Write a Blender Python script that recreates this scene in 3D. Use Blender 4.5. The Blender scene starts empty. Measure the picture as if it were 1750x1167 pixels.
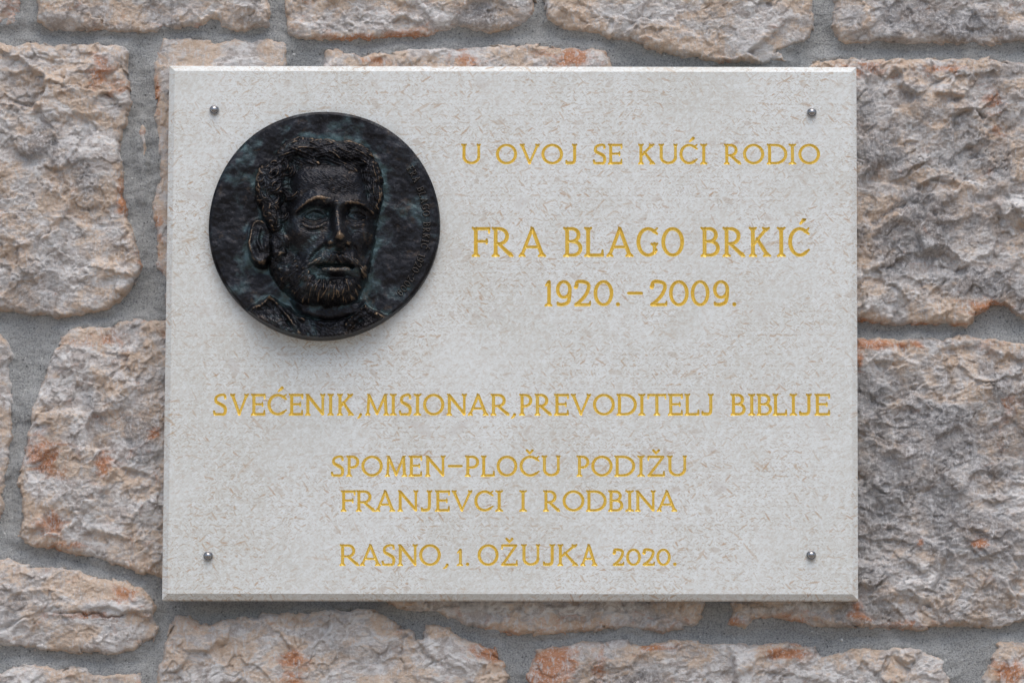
import bpy, math, random
import numpy as np
sc = bpy.context.scene
# ------------------------------------------------------------------ camera
TH = math.radians(7.2); DIST = 4.0; FP = 8000.0; ZC = 2.1
FRONT = 0.038                                   # plaque face stands this far off the mortar
fw = np.array([0, math.cos(TH), math.sin(TH)]); upv = np.array([0, -math.sin(TH), math.cos(TH)])
CAM = np.array([0, -FRONT, ZC]) - DIST*fw
cd = bpy.data.cameras.new('camera'); cam = bpy.data.objects.new('camera', cd)
sc.collection.objects.link(cam); sc.camera = cam
cam.location = CAM.tolist(); cam.rotation_euler = (math.pi/2+TH, 0, 0)
cd.sensor_width = 36; cd.lens = FP/1750*36; cd.clip_start = 0.1; cd.clip_end = 200
# ------------------------------------------------------------------ sky, sun, exposure
SUN_EL, SUN_AZ = math.radians(66), math.radians(170)     # az measured clockwise from +Y
w = bpy.data.worlds.new('World'); sc.world = w; w.use_nodes = True
nt = w.node_tree; bg = nt.nodes['Background']
sky = nt.nodes.new('ShaderNodeTexSky'); sky.sky_type = 'NISHITA'; sky.sun_disc = False
sky.sun_elevation = SUN_EL; sky.sun_rotation = SUN_AZ; sky.air_density = 1.0; sky.dust_density = 2.6; sky.ozone_density = 0.8
nt.links.new(sky.outputs[0], bg.inputs[0]); bg.inputs[1].default_value = 0.115
ld = bpy.data.lights.new('sun', 'SUN'); ld.energy = 1.25; ld.angle = math.radians(68); ld.color = (1, .99, .94)
lo = bpy.data.objects.new('sun', ld); sc.collection.objects.link(lo)
sd = np.array([math.sin(SUN_AZ)*math.cos(SUN_EL), math.cos(SUN_AZ)*math.cos(SUN_EL), math.sin(SUN_EL)])
from mathutils import Vector
lo.rotation_euler = Vector(sd.tolist()).to_track_quat('Z', 'Y').to_euler()
lo.location = (0, -3, 6)
sc.view_settings.view_transform = 'Standard'; sc.view_settings.look = 'None'; sc.view_settings.gamma = 1
sc.view_settings.exposure = 0.56

# ------------------------------------------------------------------ helpers
def P(px, py, d):
    """photo point -> world x, z on the vertical plane standing d in front of the mortar"""
    r = fw*FP + np.array([1., 0, 0])*(px-875.0) + upv*(583.5-py)
    t = (-d - CAM[1])/r[1]; q = CAM + r*t
    return q[0], q[2]
def Pa(pts, d): return np.array([P(a, b, d) for a, b in pts])
def S(c):
    return tuple(((v/255)/12.92 if v/255 <= .04045 else ((v/255+.055)/1.055)**2.4) for v in c)+(1,)
_rng = np.random.RandomState(7)
_T = _rng.rand(512, 512, 4)
def _h(ix, iy, s):
    return _T[(ix*131+iy*71+s*37) & 511, (iy*197+ix*13+s*91) & 511]
def gnoise(x, y, s=0):
    ix = np.floor(x).astype(np.int64); iy = np.floor(y).astype(np.int64); fx = x-ix; fy = y-iy
    u = fx*fx*fx*(fx*(fx*6-15)+10); v = fy*fy*fy*(fy*(fy*6-15)+10)
    def g(a, b):
        r = _h(ix+a, iy+b, s); an = r[..., 0]*6.28318
        return np.cos(an)*(fx-a)+np.sin(an)*(fy-b)
    return ((g(0, 0)*(1-u)+g(1, 0)*u)*(1-v)+(g(0, 1)*(1-u)+g(1, 1)*u)*v)*1.5
def fbm(x, y, o=4, s=0, gain=.5):
    r = 0; a = 1.
    for i in range(o):
        r = r+a*gnoise(x, y, s+i*11); x = x*2.03+3.1; y = y*2.03+1.7; a *= gain
    return r
def ridged(x, y, o=4, s=0, gain=.5):
    r = 0; a = 1.
    for i in range(o):
        r = r+a*(1-2*np.abs(gnoise(x, y, s+i*11))); x = x*2.03+3.1; y = y*2.03+1.7; a *= gain
    return r
def facets(x, y, s=0, k=9.):
    """soft blended tilted planes, one per jittered cell: chipped stone"""
    ix = np.floor(x).astype(np.int64); iy = np.floor(y).astype(np.int64)
    num = 0; den = 1e-12
    for a in (-1, 0, 1):
        for b in (-1, 0, 1):
            r = _h(ix+a, iy+b, s); cx = ix+a+r[..., 0]; cy = iy+b+r[..., 1]
            dx = x-cx; dy = y-cy; an = r[..., 2]*6.28318
            pl = (np.cos(an)*dx+np.sin(an)*dy)*1.0+(r[..., 3]-.5)*.6
            wgt = np.exp(-k*(dx*dx+dy*dy)); num = num+wgt*pl; den = den+wgt
    return num/den
def sdf_poly(x, y, P_):
    """signed distance, positive inside"""
    d = np.full(x.shape, 1e9); ins = np.zeros(x.shape, bool); n = len(P_)
    for i in range(n):
        ax, ay = P_[i]; bx, by = P_[(i+1) % n]; ex, ey = bx-ax, by-ay
        t = np.clip(((x-ax)*ex+(y-ay)*ey)/(ex*ex+ey*ey+1e-18), 0, 1)
        d = np.minimum(d, (x-ax-t*ex)**2+(y-ay-t*ey)**2)
        c = (ay > y) != (by > y)
        if ey != 0: ins ^= c & (x < ax+(y-ay)/ey*ex)
    return np.where(ins, 1, -1)*np.sqrt(d)
def sm_(x, a, b): t = np.clip((x-a)/(b-a), 0, 1); return t*t*(3-2*t)
def pack(verts, keep):
    idx = -np.ones(keep.shape, np.int64); idx[keep] = np.arange(keep.sum()); return verts[keep], idx
def mesh_obj(name, V, F, mat, parent=None, smooth=True, attrs=None):
    V = np.asarray(V, np.float64); F = [np.asarray(F, np.int64)] if not isinstance(F, list) else F
    me = bpy.data.meshes.new(name); nl = sum(f.size for f in F); nf = sum(len(f) for f in F)
    me.vertices.add(len(V)); me.vertices.foreach_set('co', V.astype(np.float32).ravel())
    me.loops.add(nl); me.loops.foreach_set('vertex_index', np.concatenate([f.ravel() for f in F]).astype(np.int32))
    me.polygons.add(nf)
    sz = np.concatenate([np.full(len(f), f.shape[1]) for f in F]); st = np.concatenate([[0], np.cumsum(sz)[:-1]])
    me.polygons.foreach_set('loop_start', st.astype(np.int32)); me.polygons.foreach_set('loop_total', sz.astype(np.int32))
    me.polygons.foreach_set('use_smooth', np.full(nf, smooth, bool))
    for k, a in (attrs or {}).items():
        at = me.attributes.new(k, 'FLOAT', 'POINT'); at.data.foreach_set('value', np.asarray(a, np.float32))
    me.update(calc_edges=True); me.validate()
    if mat: me.materials.append(mat)
    o = bpy.data.objects.new(name, me); sc.collection.objects.link(o)
    if parent: o.parent = parent; o.matrix_parent_inverse.identity(); o.location = -np.array(wloc(parent))
    return o
def wloc(o):
    l = Vector((0, 0, 0))
    while o: l = l+Vector(o.location); o = o.parent
    return l
def empty(name, loc, label, cat, group=None):
    o = bpy.data.objects.new(name, None); sc.collection.objects.link(o); o.location = loc; o.empty_display_size = .05
    o['label'] = label; o['category'] = cat
    if group: o['group'] = group
    return o
def compact(V, F, attrs=None):
    u, inv = np.unique(F, return_inverse=True)
    return V[u], inv.reshape(F.shape), {k: a[u] for k, a in (attrs or {}).items()}

# ------------------------------------------------------------------ materials
class NB:
    def __init__(s, name):
        s.m = bpy.data.materials.new(name); s.m.use_nodes = True; s.t = s.m.node_tree; s.b = s.t.nodes['Principled BSDF']
    def n(s, ty, **kw):
        q = s.t.nodes.new('ShaderNode'+ty)
        for k, v in kw.items(): setattr(q, k, v)
        return q
    def l(s, a, b): s.t.links.new(a, b)
    def put(s, sock, v):
        if isinstance(v, (int, float, tuple)): sock.default_value = v
        else: s.l(v, sock)
    def M(s, op, a, b=0., c=0., clamp=False):
        q = s.n('Math', operation=op, use_clamp=clamp)
        for i, v in enumerate((a, b, c)): s.put(q.inputs[i], v)
        return q.outputs[0]
    def VM(s, op, a, b=(0, 0, 0)):
        q = s.n('VectorMath', operation=op); s.put(q.inputs[0], a); s.put(q.inputs[1], b); return q.outputs[0]
    def noise(s, v, sc_, det=4, ro=.5, dist=0.):
        q = s.n('TexNoise'); s.l(v, q.inputs['Vector']); q.inputs['Scale'].default_value = sc_
        q.inputs['Detail'].default_value = det; q.inputs['Roughness'].default_value = ro; q.inputs['Distortion'].default_value = dist
        return q.outputs['Fac']
    def ncol(s, v, sc_, det=2):
        q = s.n('TexNoise'); s.l(v, q.inputs['Vector']); q.inputs['Scale'].default_value = sc_; q.inputs['Detail'].default_value = det
        return q.outputs['Color']
    def step(s, v, lo, hi):
        q = s.n('MapRange', interpolation_type='SMOOTHSTEP'); s.put(q.inputs[0], v)
        q.inputs[1].default_value = lo; q.inputs[2].default_value = hi; return q.outputs[0]
    def mix(s, f, a, b, mode='MIX'):
        q = s.n('Mix', data_type='RGBA', blend_type=mode); s.put(q.inputs[0], f); s.put(q.inputs[6], a); s.put(q.inputs[7], b); return q.outputs[2]
    def attr(s, name): return s.n('Attribute', attribute_name=name).outputs['Fac']
    def pos(s): return s.n('NewGeometry').outputs['Position']
    def scale(s, v, x, y, z, rot=(0, 0, 0)):
        q = s.n('Mapping'); s.l(v, q.inputs[0]); q.inputs['Scale'].default_value = (x, y, z); q.inputs['Rotation'].default_value = rot
        return q.outputs[0]
    def bump(s, h, st, dist, nrm=None):
        q = s.n('Bump'); s.l(h, q.inputs['Height']); q.inputs['Strength'].default_value = st; q.inputs['Distance'].default_value = dist
        if nrm: s.l(nrm, q.inputs['Normal'])
        return q.outputs[0]
    def done(s, col, rough=.8, nrm=None, metal=0., spec=.5):
        s.put(s.b.inputs['Base Color'], col); s.put(s.b.inputs['Roughness'], rough); s.put(s.b.inputs['Metallic'], metal)
        s.b.inputs['Specular IOR Level'].default_value = spec
        if nrm: s.l(nrm, s.b.inputs['Normal'])
        return s.m

def stone_material():
    b = NB('rough_limestone'); p = b.pos()
    oi = b.n('ObjectInfo').outputs['Random']
    cmb = b.n('CombineXYZ'); b.l(b.M('MULTIPLY', oi, 3.7), cmb.inputs[0]); b.l(b.M('MULTIPLY', oi, 5.1), cmb.inputs[2])
    p = b.VM('ADD', p, cmb.outputs[0])
    pd = b.scale(p, 1, 1, 1.7, (0, .5, 0))
    rust = b.attr('rust'); grey = b.attr('grey'); edge = b.attr('edge')
    n1 = b.noise(pd, 26, 6, .62, .6); n2 = b.noise(pd, 75, 6, .65, .8); n3 = b.noise(p, 330, 4, .6)
    nb = b.noise(p, 17, 5, .6, .9)
    base = b.mix(b.step(n2, .42, .55), S((198, 188, 181)), S((240, 236, 232)))
    tan = b.step(b.M('ADD', b.M('ADD', n1, b.M('MULTIPLY', edge, .09)), b.M('MULTIPLY', b.M('SUBTRACT', n2, .5), .5)), .46, .60)
    base = b.mix(b.M('MULTIPLY', tan, .7), base, b.mix(n3, S((202, 162, 126)), S((234, 208, 178))))
    gm = b.step(b.M('ADD', b.M('ADD', nb, b.M('MULTIPLY', b.M('SUBTRACT', n2, .5), .55)), b.M('MULTIPLY', grey, .21)), .53, .72)
    base = b.mix(b.M('MULTIPLY', gm, .78), base, b.mix(b.step(n3, .35, .65), S((132, 130, 131)), S((172, 169, 169))))
    rn = b.M('ADD', b.noise(pd, 48, 6, .65, 1.2), b.M('ADD', b.M('MULTIPLY', rust, .33), b.M('MULTIPLY', edge, .045)))
    base = b.mix(b.M('MULTIPLY', b.step(rn, .58, .88), .8), base, b.mix(n3, S((178, 98, 50)), S((218, 150, 96))))
    # pale scuffs and powdery chips
    sc1 = b.noise(b.scale(p, 1, 1, .35, (0, .25, 0)), 240, 3, .7, .4)
    base = b.mix(b.M('MULTIPLY', b.step(sc1, .54, .63), .62), base, S((226, 222, 220)))
    base = b.mix(b.M('MULTIPLY', b.step(b.noise(p, 640, 5, .75), .58, .66), .42), base, S((126, 114, 106)))
    base = b.mix(b.M('MULTIPLY', b.step(b.noise(p, 520, 5, .75), .54, .62), .55), base, S((238, 235, 233)))
    h = b.M('ADD', b.M('MULTIPLY', b.noise(pd, 300, 8, .78, .3), 1.0), b.M('MULTIPLY', b.noise(p, 900, 3, .6), .35))
    return b.done(base, .86, b.bump(h, 1., .0026), spec=.3)
def mortar_material():
    b = NB('cement_mortar'); p = b.pos()
    n = b.noise(p, 22, 5, .6); f = b.noise(p, 700, 3, .7); sx = b.noise(b.scale(p, 1, 1, 9), 55, 4, .6)
    c = b.mix(b.step(n, .3, .7), S((162, 163, 163)), S((186, 186, 184)))
    c = b.mix(b.M('MULTIPLY', b.step(f, .42, .6), .6), c, S((206, 206, 203)))
    c = b.mix(b.M('MULTIPLY', b.step(sx, .58, .72), .2), c, S((120, 121, 122)))
    v = b.n('TexVoronoi'); b.l(p, v.inputs['Vector']); v.inputs['Scale'].default_value = 210
    rr = b.n('SeparateColor'); b.l(v.outputs['Color'], rr.inputs[0])
    spk = b.M('MULTIPLY', b.M('LESS_THAN', v.outputs['Distance'], b.M('MULTIPLY', rr.outputs[1], .26)), b.M('GREATER_THAN', rr.outputs[0], .80))
    c = b.mix(b.M('MULTIPLY', spk, .8), c, S((222, 222, 218)))
    v2 = b.n('TexVoronoi'); b.l(p, v2.inputs['Vector']); v2.inputs['Scale'].default_value = 330
    r2 = b.n('SeparateColor'); b.l(v2.outputs['Color'], r2.inputs[0])
    pit = b.M('MULTIPLY', b.M('LESS_THAN', v2.outputs['Distance'], .3), b.M('GREATER_THAN', r2.outputs[0], .93))
    c = b.mix(b.M('MULTIPLY', pit, .6), c, S((60, 60, 62)))
    c = b.mix(b.M('MULTIPLY', b.step(f, .48, .38), .5), c, S((124, 125, 127)))
    h = b.M('ADD', b.M('MULTIPLY', f, 1.6), b.M('ADD', b.noise(p, 1400, 2), b.M('MULTIPLY', sx, .6)))
    return b.done(c, .92, b.bump(h, .9, .0015), spec=.25)
def plaque_material():
    b = NB('shelly_limestone'); p0 = b.pos()
    p2 = b.VM('ADD', b.scale(p0, 1, 0, 1), (0, .3137, 0)); pn = b.scale(p2, 1, 1, 1, (.31, .52, .23))                                   # fabric is sampled in the slab's own plane
    wv = b.VM('SUBTRACT', b.ncol(pn, 150, 2), (.5, .5, .5))
    ws = b.n('VectorMath', operation='SCALE'); b.l(wv, ws.inputs[0]); ws.inputs['Scale'].default_value = .0016
    pw = b.VM('ADD', p2, ws.outputs[0])
    def fleck(scl, length, width, thr, sd, spread=1.0, rag=.3):
        q = b.VM('ADD', pw, (sd*.37, 0, sd*.71)); v = b.n('TexVoronoi'); b.l(q, v.inputs['Vector']); v.inputs['Scale'].default_value = scl
        d = b.VM('SUBTRACT', q, v.outputs['Position'])
        cc = b.n('SeparateColor'); b.l(v.outputs['Color'], cc.inputs[0]); r, g, bl = cc.outputs
        ang = b.M('MULTIPLY', b.M('SUBTRACT', r, .55), spread*2.1)
        sp = b.n('SeparateXYZ'); b.l(d, sp.inputs[0]); c_ = b.M('COSINE', ang); s_ = b.M('SINE', ang)
        u = b.M('ADD', b.M('MULTIPLY', sp.outputs[0], c_), b.M('MULTIPLY', sp.outputs[2], s_))
        w_ = b.M('SUBTRACT', b.M('MULTIPLY', sp.outputs[2], c_), b.M('MULTIPLY', sp.outputs[0], s_))
        L = b.M('MULTIPLY', b.M('ADD', b.M('MULTIPLY', g, 1.2), .35), length)
        e = b.M('ADD', b.M('POWER', b.M('ABSOLUTE', b.M('DIVIDE', u, L)), 2.), b.M('POWER', b.M('ABSOLUTE', b.M('DIVIDE', w_, width)), 2.))
        return b.M('MULTIPLY', b.step(e, 1.3, .5), b.M('GREATER_THAN', bl, thr)), g
    c = b.mix(b.step(b.noise(pn, 11, 5, .65, .6), .35, .65), S((211, 211, 205)), S((221, 222, 218)))
    mot = b.noise(b.scale(pn, 1, 1, 1.4), 230, 5, .72, .8)
    c = b.mix(b.M('MULTIPLY', b.step(mot, .49, .60), .34), c, S((192, 180, 164)))
    c = b.mix(b.M('MULTIPLY', b.step(mot, .50, .36), .6), c, S((230, 232, 230)))
    dens = b.step(b.noise(b.scale(pn, 1, 1, 1.6), 14, 4, .6), .32, .62)
    dens2 = b.M('ADD', b.M('MULTIPLY', dens, .75), .25)
    for (scl, ln, wd, thr, sd_, col, am) in ((300, .0014, .00032, .35, 1, (176, 156, 132), 0.50), (300, .0013, .0003, .4, 2, (168, 150, 132), 0.47),
                                        (190, .0022, .00045, .55, 3, (178, 150, 118), 0.54), (190, .0022, .0004, .6, 7, (232, 234, 236), .6),
                                        (115, .0034, .00075, .62, 4, (182, 150, 112), 0.50), (90, .0036, .0008, .86, 5, (182, 150, 118), .7), (60, .0042, .0024, .88, 6, (186, 172, 156), .5),
                                        (26, .0075, .0013, .80, 11, (186, 160, 130), .5), (20, .010, .0045, .84, 12, (204, 200, 194), .6), (240, .0012, .0003, .7, 9, (140, 126, 116), .45)):
        f, g = fleck(scl, ln, wd, thr, sd_)
        c = b.mix(b.M('MULTIPLY', b.M('MULTIPLY', f, dens2), am), c, S(col))
    h = b.noise(pn, 900, 3, .6)
    return b.done(c, .55, b.bump(h, .25, .0003), spec=.35)
def gold_material():
    b = NB('gold_leaf_paint'); p = b.pos(); n = b.noise(p, 260, 4, .6); f = b.noise(p, 1500, 2)
    c = b.mix(n, S((236, 202, 92)), S((250, 228, 140))); c = b.mix(b.M('MULTIPLY', b.step(f, .5, .7), .5), c, S((196, 156, 54)))
    return b.done(c, .36, b.bump(b.M('ADD', n, f), .35, .0004), metal=.6)
def bronze_material(letters=False):
    b = NB('cast_bronze_letters' if letters else 'dark_cast_bronze'); p = b.pos()
    n = b.noise(p, 27, 6, .6, 1.0); n2 = b.noise(p, 130, 5, .65, .5); wear_highlight = b.attr('wear_highlight'); low = b.attr('low')
    c = b.mix(b.step(b.M('ADD', b.M('MULTIPLY', n, .75), b.M('MULTIPLY', n2, .25)), .40, .66), S((27, 26, 29)), S((50, 51, 56)))
    c = b.mix(b.M('MULTIPLY', b.step(b.M('ADD', n, b.M('ADD', b.M('MULTIPLY', low, .12), b.M('MULTIPLY', b.M('SUBTRACT', n2, .5), .35))),   .55, .80), .45), c,
              b.mix(n2, S((72, 96, 102)), S((112, 140, 138))))
    c = b.mix(b.M('MULTIPLY', b.step(b.noise(p, 60, 5, .7, .6), .56, .72), .6), c, S((92, 78, 66)))
    c = b.mix(b.M('MULTIPLY', b.step(b.noise(p, 420, 4, .6), .55, .7), .2), c, S((104, 102, 104)))
    wr = b.step(b.M('ADD', wear_highlight, b.M('MULTIPLY', b.M('SUBTRACT', n2, .5), 1.3)), .55, 1.15)
    c = b.mix(b.M('MULTIPLY', wr, .55), c, S((164, 140, 114)))  # pale brown for worn bronze and for highlights painted into the colour
    if letters: c = b.mix(.35, c, S((120, 112, 104)))
    ro = b.M('ADD', b.M('MULTIPLY', n2, .3), .27)
    return b.done(c, ro, b.bump(b.M('ADD', n2, b.noise(p, 500, 4, .6)), .5, .0005), metal=.7, spec=.5)
def steel_material():
    b = NB('polished_steel'); p = b.pos()
    return b.done(b.mix(b.noise(p, 500, 3), S((150, 148, 148)), S((180, 178, 178))), b.M('ADD', b.M('MULTIPLY', b.noise(p, 300, 2), .1), .1), metal=1.)
def ground_material():
    b = NB('pale_paving'); p = b.pos()
    return b.done(b.mix(b.noise(p, 3, 5), S((132, 120, 106)), S((158, 146, 132))), .9)
M_STONE, M_MORTAR, M_PLAQUE, M_GOLD = stone_material(), mortar_material(), plaque_material(), gold_material()
M_BRONZE, M_BRONZE_L, M_STEEL = bronze_material(), bronze_material(True), steel_material()

# ------------------------------------------------------------------ ground under the wall
g = mesh_obj('ground', [(-60, -60, 0), (60, -60, 0), (60, 1, 0), (-60, 1, 0)], np.array([[0, 1, 2, 3]]), ground_material(), smooth=False)
g['kind'] = 'structure'

# ------------------------------------------------------------------ the rubble wall
wall = empty('stone_wall', (0, 0, 0), 'rough rubble limestone wall with grey cement joints behind the engraved plaque', 'wall')
L0, R0, T0, B0 = -150, 1900, -150, 1310
STONES = [
 # polygon (photo points), height mm, roughness, tone grey, tone rust
 ([(L0,T0),(28,T0),(34,0),(33,20),(32,35),(25,42),(0,44),(L0,45)], 11, .8, -.2, .5),
 ([(56,T0),(60,0),(62,20),(58,36),(75,44),(95,51),(120,53),(160,51),(215,54),(262,53),(275,48),(330,47),(350,45),(358,34),(372,33),(378,45),(390,50),(410,52),(450,48),(461,42),(461,0),(455,T0)], 16, 1, 0, 0),
 ([(488,T0),(486,0),(488,45),(496,60),(515,66),(560,69),(585,69),(620,65),(680,62),(720,62),(750,55),(782,44),(800,48),(840,53),(865,53),(885,45),(905,32),(914,25),(916,0),(912,T0)], 17, 1, 0, .1),
 ([(932,T0),(930,0),(930,20),(935,35),(955,45),(980,52),(1020,55),(1050,66),(1085,72),(1115,83),(1145,92),(1165,98),(1195,97),(1210,103),(1260,106),(1315,104),(1349,103),(1340,93),(1326,88),(1341,82),(1369,73),(1385,62),(1391,46),(1392,0),(1390,T0)], 17, 1, -.1, -.2),
 ([(1424,T0),(1424,0),(1418,45),(1428,60),(1440,75),(1480,72),(1510,68),(1560,74),(1600,73),(1650,73),(1700,78),(1730,72),(1750,68),(R0,66),(R0,T0)], 16, 1, .5, -.1),
 ([(L0,70),(0,70),(20,76),(45,72),(60,70),(90,73),(130,73),(160,72),(200,72),(215,74),(219,90),(217,115),(224,150),(222,185),(218,205),(208,220),(208,250),(211,300),(211,331),(216,351),(217,372),(226,387),(233,403),(240,444),(245,454),(236,472),(218,500),(190,526),(159,535),(129,539),(100,542),(85,539),(59,538),(26,533),(0,529),(L0,528)], 19, 1.1, .1, -.05),
 ([(276,59),(308,62),(347,64),(370,71),(401,63),(424,67),(450,64),(483,64),(494,77),(490,90),(492,113),(495,190),(320,200),(322,300),(322,500),(300,500),(284,481),(274,470),(265,454),(266,416),(263,385),(257,351),(264,325),(269,300),(269,270),(267,244),(262,206),(267,175),(260,144),(257,121),(261,98),(273,75)], 11, .35, -.2, .0),
 ([(277,497),(290,492),(320,500),(320,535),(284,529),(279,520)], 10, .3, -.2, .0),
 ([(243,205),(248,212),(251,235),(248,255),(249,275),(248,300),(250,325),(248,342),(244,335),(244,300),(241,270),(236,240),(235,225)], 9, .3, -.3, .3),
 ([(544,130),(549,99),(553,80),(579,81),(594,87),(617,94),(640,84),(661,89),(681,82),(733,80),(758,77),(792,80),(815,77),(861,74),(889,72),(914,73),(937,76),(953,78),(984,77),(999,82),(1015,80),(1035,82),(1040,93),(1047,113),(1050,180),(540,180)], 14, .7, -.3, .25),
 ([(1380,118),(1390,105),(1411,100),(1444,97),(1465,96),(1495,100),(1513,97),(1547,99),(1578,97),(1609,99),(1660,96),(1696,95),(1711,103),(1724,105),(1737,103),(1750,105),(R0,108),(R0,570),(1750,544),(1737,537),(1717,521),(1695,524),(1673,537),(1665,550),(1652,558),(1621,552),(1583,553),(1544,555),(1506,553),(1465,549),(1420,545),(1415,200)], 18, 1.25, .35, 0),
 ([(1420,580),(1465,576),(1493,575),(1521,576),(1539,578),(1573,575),(1609,580),(1619,574),(1647,570),(1686,575),(1711,578),(1750,585),(R0,590),(R0,1050),(1750,1062),(1711,1073),(1673,1071),(1609,1070),(1583,1075),(1544,1077),(1506,1075),(1459,1070),(1429,1073),(1390,1070),(1364,1062),(1326,1056),(1300,1055),(1287,1062),(1272,1076),(1243,1068),(1245,1055),(1253,1045),(1248,1030),(1246,990),(1418,985)], 18, 1.2, .45, -.1),
 ([(1206,990),(1206,1042),(1195,1065),(1171,1073),(1133,1080),(1107,1079),(1081,1073),(1043,1073),(1004,1078),(966,1084),(927,1084),(881,1084),(850,1079),(811,1073),(781,1061),(742,1047),(709,1046),(683,1037),(662,1029),(640,990)], 15, .8, 0, .05),
 ([(291,1062),(306,1047),(321,1052),(345,1062),(360,1064),(378,1056),(400,1054),(415,1050),(439,1051),(444,1043),(459,1044),(482,1047),(541,1041),(559,1039),(593,1042),(613,1038),(631,1038),(647,1043),(673,1057),(685,1070),(709,1078),(712,1091),(723,1086),(724,1065),(739,1061),(752,1068),(770,1070),(783,1086),(799,1093),(824,1101),(846,1104),(854,1124),(863,1132),(872,1158),(866,1167),(860,B0),(262,B0),(265,1167),(267,1145),(275,1124),(278,1098),(288,1080)], 15, .9, 0, 0),
 ([(L0,950),(0,952),(13,952),(28,957),(51,966),(77,969),(95,966),(136,971),(149,980),(175,984),(219,992),(247,1003),(260,1019),(267,1034),(262,1057),(269,1073),(265,1091),(244,1098),(231,1111),(193,1118),(154,1115),(108,1114),(72,1109),(26,1104),(0,1102),(L0,1100)], 17, .9, 0, .05),
 ([(L0,1150),(0,1149),(15,1140),(39,1134),(77,1136),(98,1140),(123,1136),(144,1138),(159,1150),(195,1151),(219,1146),(242,1145),(247,1158),(243,1167),(240,B0),(L0,B0)], 13, .8, 0, .1),
 ([(103,573),(118,560),(144,555),(190,556),(203,547),(231,542),(282,542),(325,545),(325,985),(275,987),(231,980),(221,971),(188,965),(175,956),(108,944),(90,936),(57,934),(39,927),(27,916),(34,900),(37,883),(33,847),(27,824),(35,798),(37,780),(44,754),(51,716),(51,695),(69,651),(82,621),(90,600),(98,588)], 17, 1, -.1, .1),
 ([(L0,568),(0,570),(10,580),(23,598),(25,613),(18,623),(21,664),(22,729),(15,765),(13,800),(5,839),(3,870),(-6,895),(L0,900)], 14, .8, -.1, .05),
 ([(901,1145),(912,1122),(917,1106),(966,1102),(984,1098),(997,1091),(1015,1093),(1074,1091),(1081,1096),(1097,1100),(1120,1098),(1138,1093),(1159,1089),(1192,1092),(1205,1098),(1249,1098),(1272,1097),(1300,1099),(1326,1096),(1362,1097),(1395,1106),(1403,1119),(1434,1114),(1465,1107),(1493,1104),(1519,1106),(1531,1102),(1562,1104),(1583,1114),(1609,1116),(1619,1129),(1616,1142),(1627,1158),(1625,1167),(1620,B0),(905,B0),(905,1167),(895,1152)], 16, 1, .1, .05),
 ([(1705,1095),(1724,1093),(1750,1095),(R0,1095),(R0,B0),(1675,B0),(1678,1167),(1683,1155),(1691,1129),(1701,1109)], 15, .8, -.2, .2),
]
RUST = [(160,115,22,34,1.),(185,140,28,18,.9),(205,330,14,40,1.1),(238,425,8,30,1.3),(70,770,40,26,1.),(85,800,26,14,.8),(175,790,16,28,1.1),(85,890,30,24,1.),(262,735,12,12,.7),
 (110,925,60,10,.6),(215,1010,25,22,.9),(150,1045,70,8,1.),(180,700,60,40,.2),(600,55,60,14,.9),(700,50,60,12,1.),(760,42,30,12,.9),(985,86,30,14,1.2),(950,95,40,20,.5),
 (640,88,20,14,.6),(800,90,30,14,.7),(1200,95,60,8,.8),(1340,45,24,20,.5),(1480,108,60,16,.8),(1620,106,40,10,.9),(1710,165,20,20,.8),(1720,215,30,18,.7),(1475,545,30,8,1.3),(1600,550,60,6,1.2),(1690,518,40,16,1.2),
 (1490,585,50,12,1.4),(1555,582,30,10,1.),(1690,585,40,14,.5),(1470,612,12,20,1.),(1720,700,24,60,.5),(1672,925,16,12,1.6),(1573,922,8,8,1.),(1470,1030,30,40,.7),(1550,1060,60,14,.6),(1350,1050,60,12,.7),
 (1255,1055,14,10,1.1),(950,1125,40,26,1.6),(935,1150,40,20,1.4),(1020,1130,14,30,.7),(1120,1098,26,6,1.2),(1340,1110,50,14,.8),(505,1120,28,18,1.1),(500,1150,20,20,.8),(840,1110,30,14,1.4),(815,1100,20,10,1.2),
 (1725,1140,26,20,1.3),(260,150,6,30,1.),(330,32,12,10,.9),(130,10,60,30,.2),(264,400,16,70,.55),(20,25,30,20,.4),(1500,560,120,5,.5),(860,1075,40,8,.8),(960,1060,200,24,.35),(150,575,60,14,.5),(1090,60,60,8,.5)]
GREY = [(1600,30,160,24,.9),(1560,60,60,10,.7),(1560,190,120,60,.7),(1540,240,110,60,.6),(1660,260,90,50,.7),(1530,400,90,80,.6),(1700,330,60,50,.6),(1680,480,40,30,.7),(1600,800,170,160,.8),(1500,660,60,40,.8),
 (1720,820,50,80,.6),(1560,960,120,50,.5),(825,10,16,20,1.),(60,240,80,40,.5),(150,250,40,60,.4),(190,420,30,20,.6),(60,470,60,40,.3),(225,720,40,100,.6),(240,640,40,60,.6),(170,940,60,14,.5),(110,50,60,20,.5),(1130,1140,60,20,.4),
 (1480,600,40,30,.5),(700,20,60,20,.2),(690,100,20,12,.8),(420,90,14,12,.7),(0,1040,30,30,.4),(230,520,40,14,.6)]
def blobs(px, py, L):
    r = np.zeros(px.shape)
    for a, b_, rx, ry, s in L: r = np.maximum(r, s*np.exp(-(((px-a)/rx)**2+((py-b_)/ry)**2)))
    return r
BACK = .018
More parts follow.
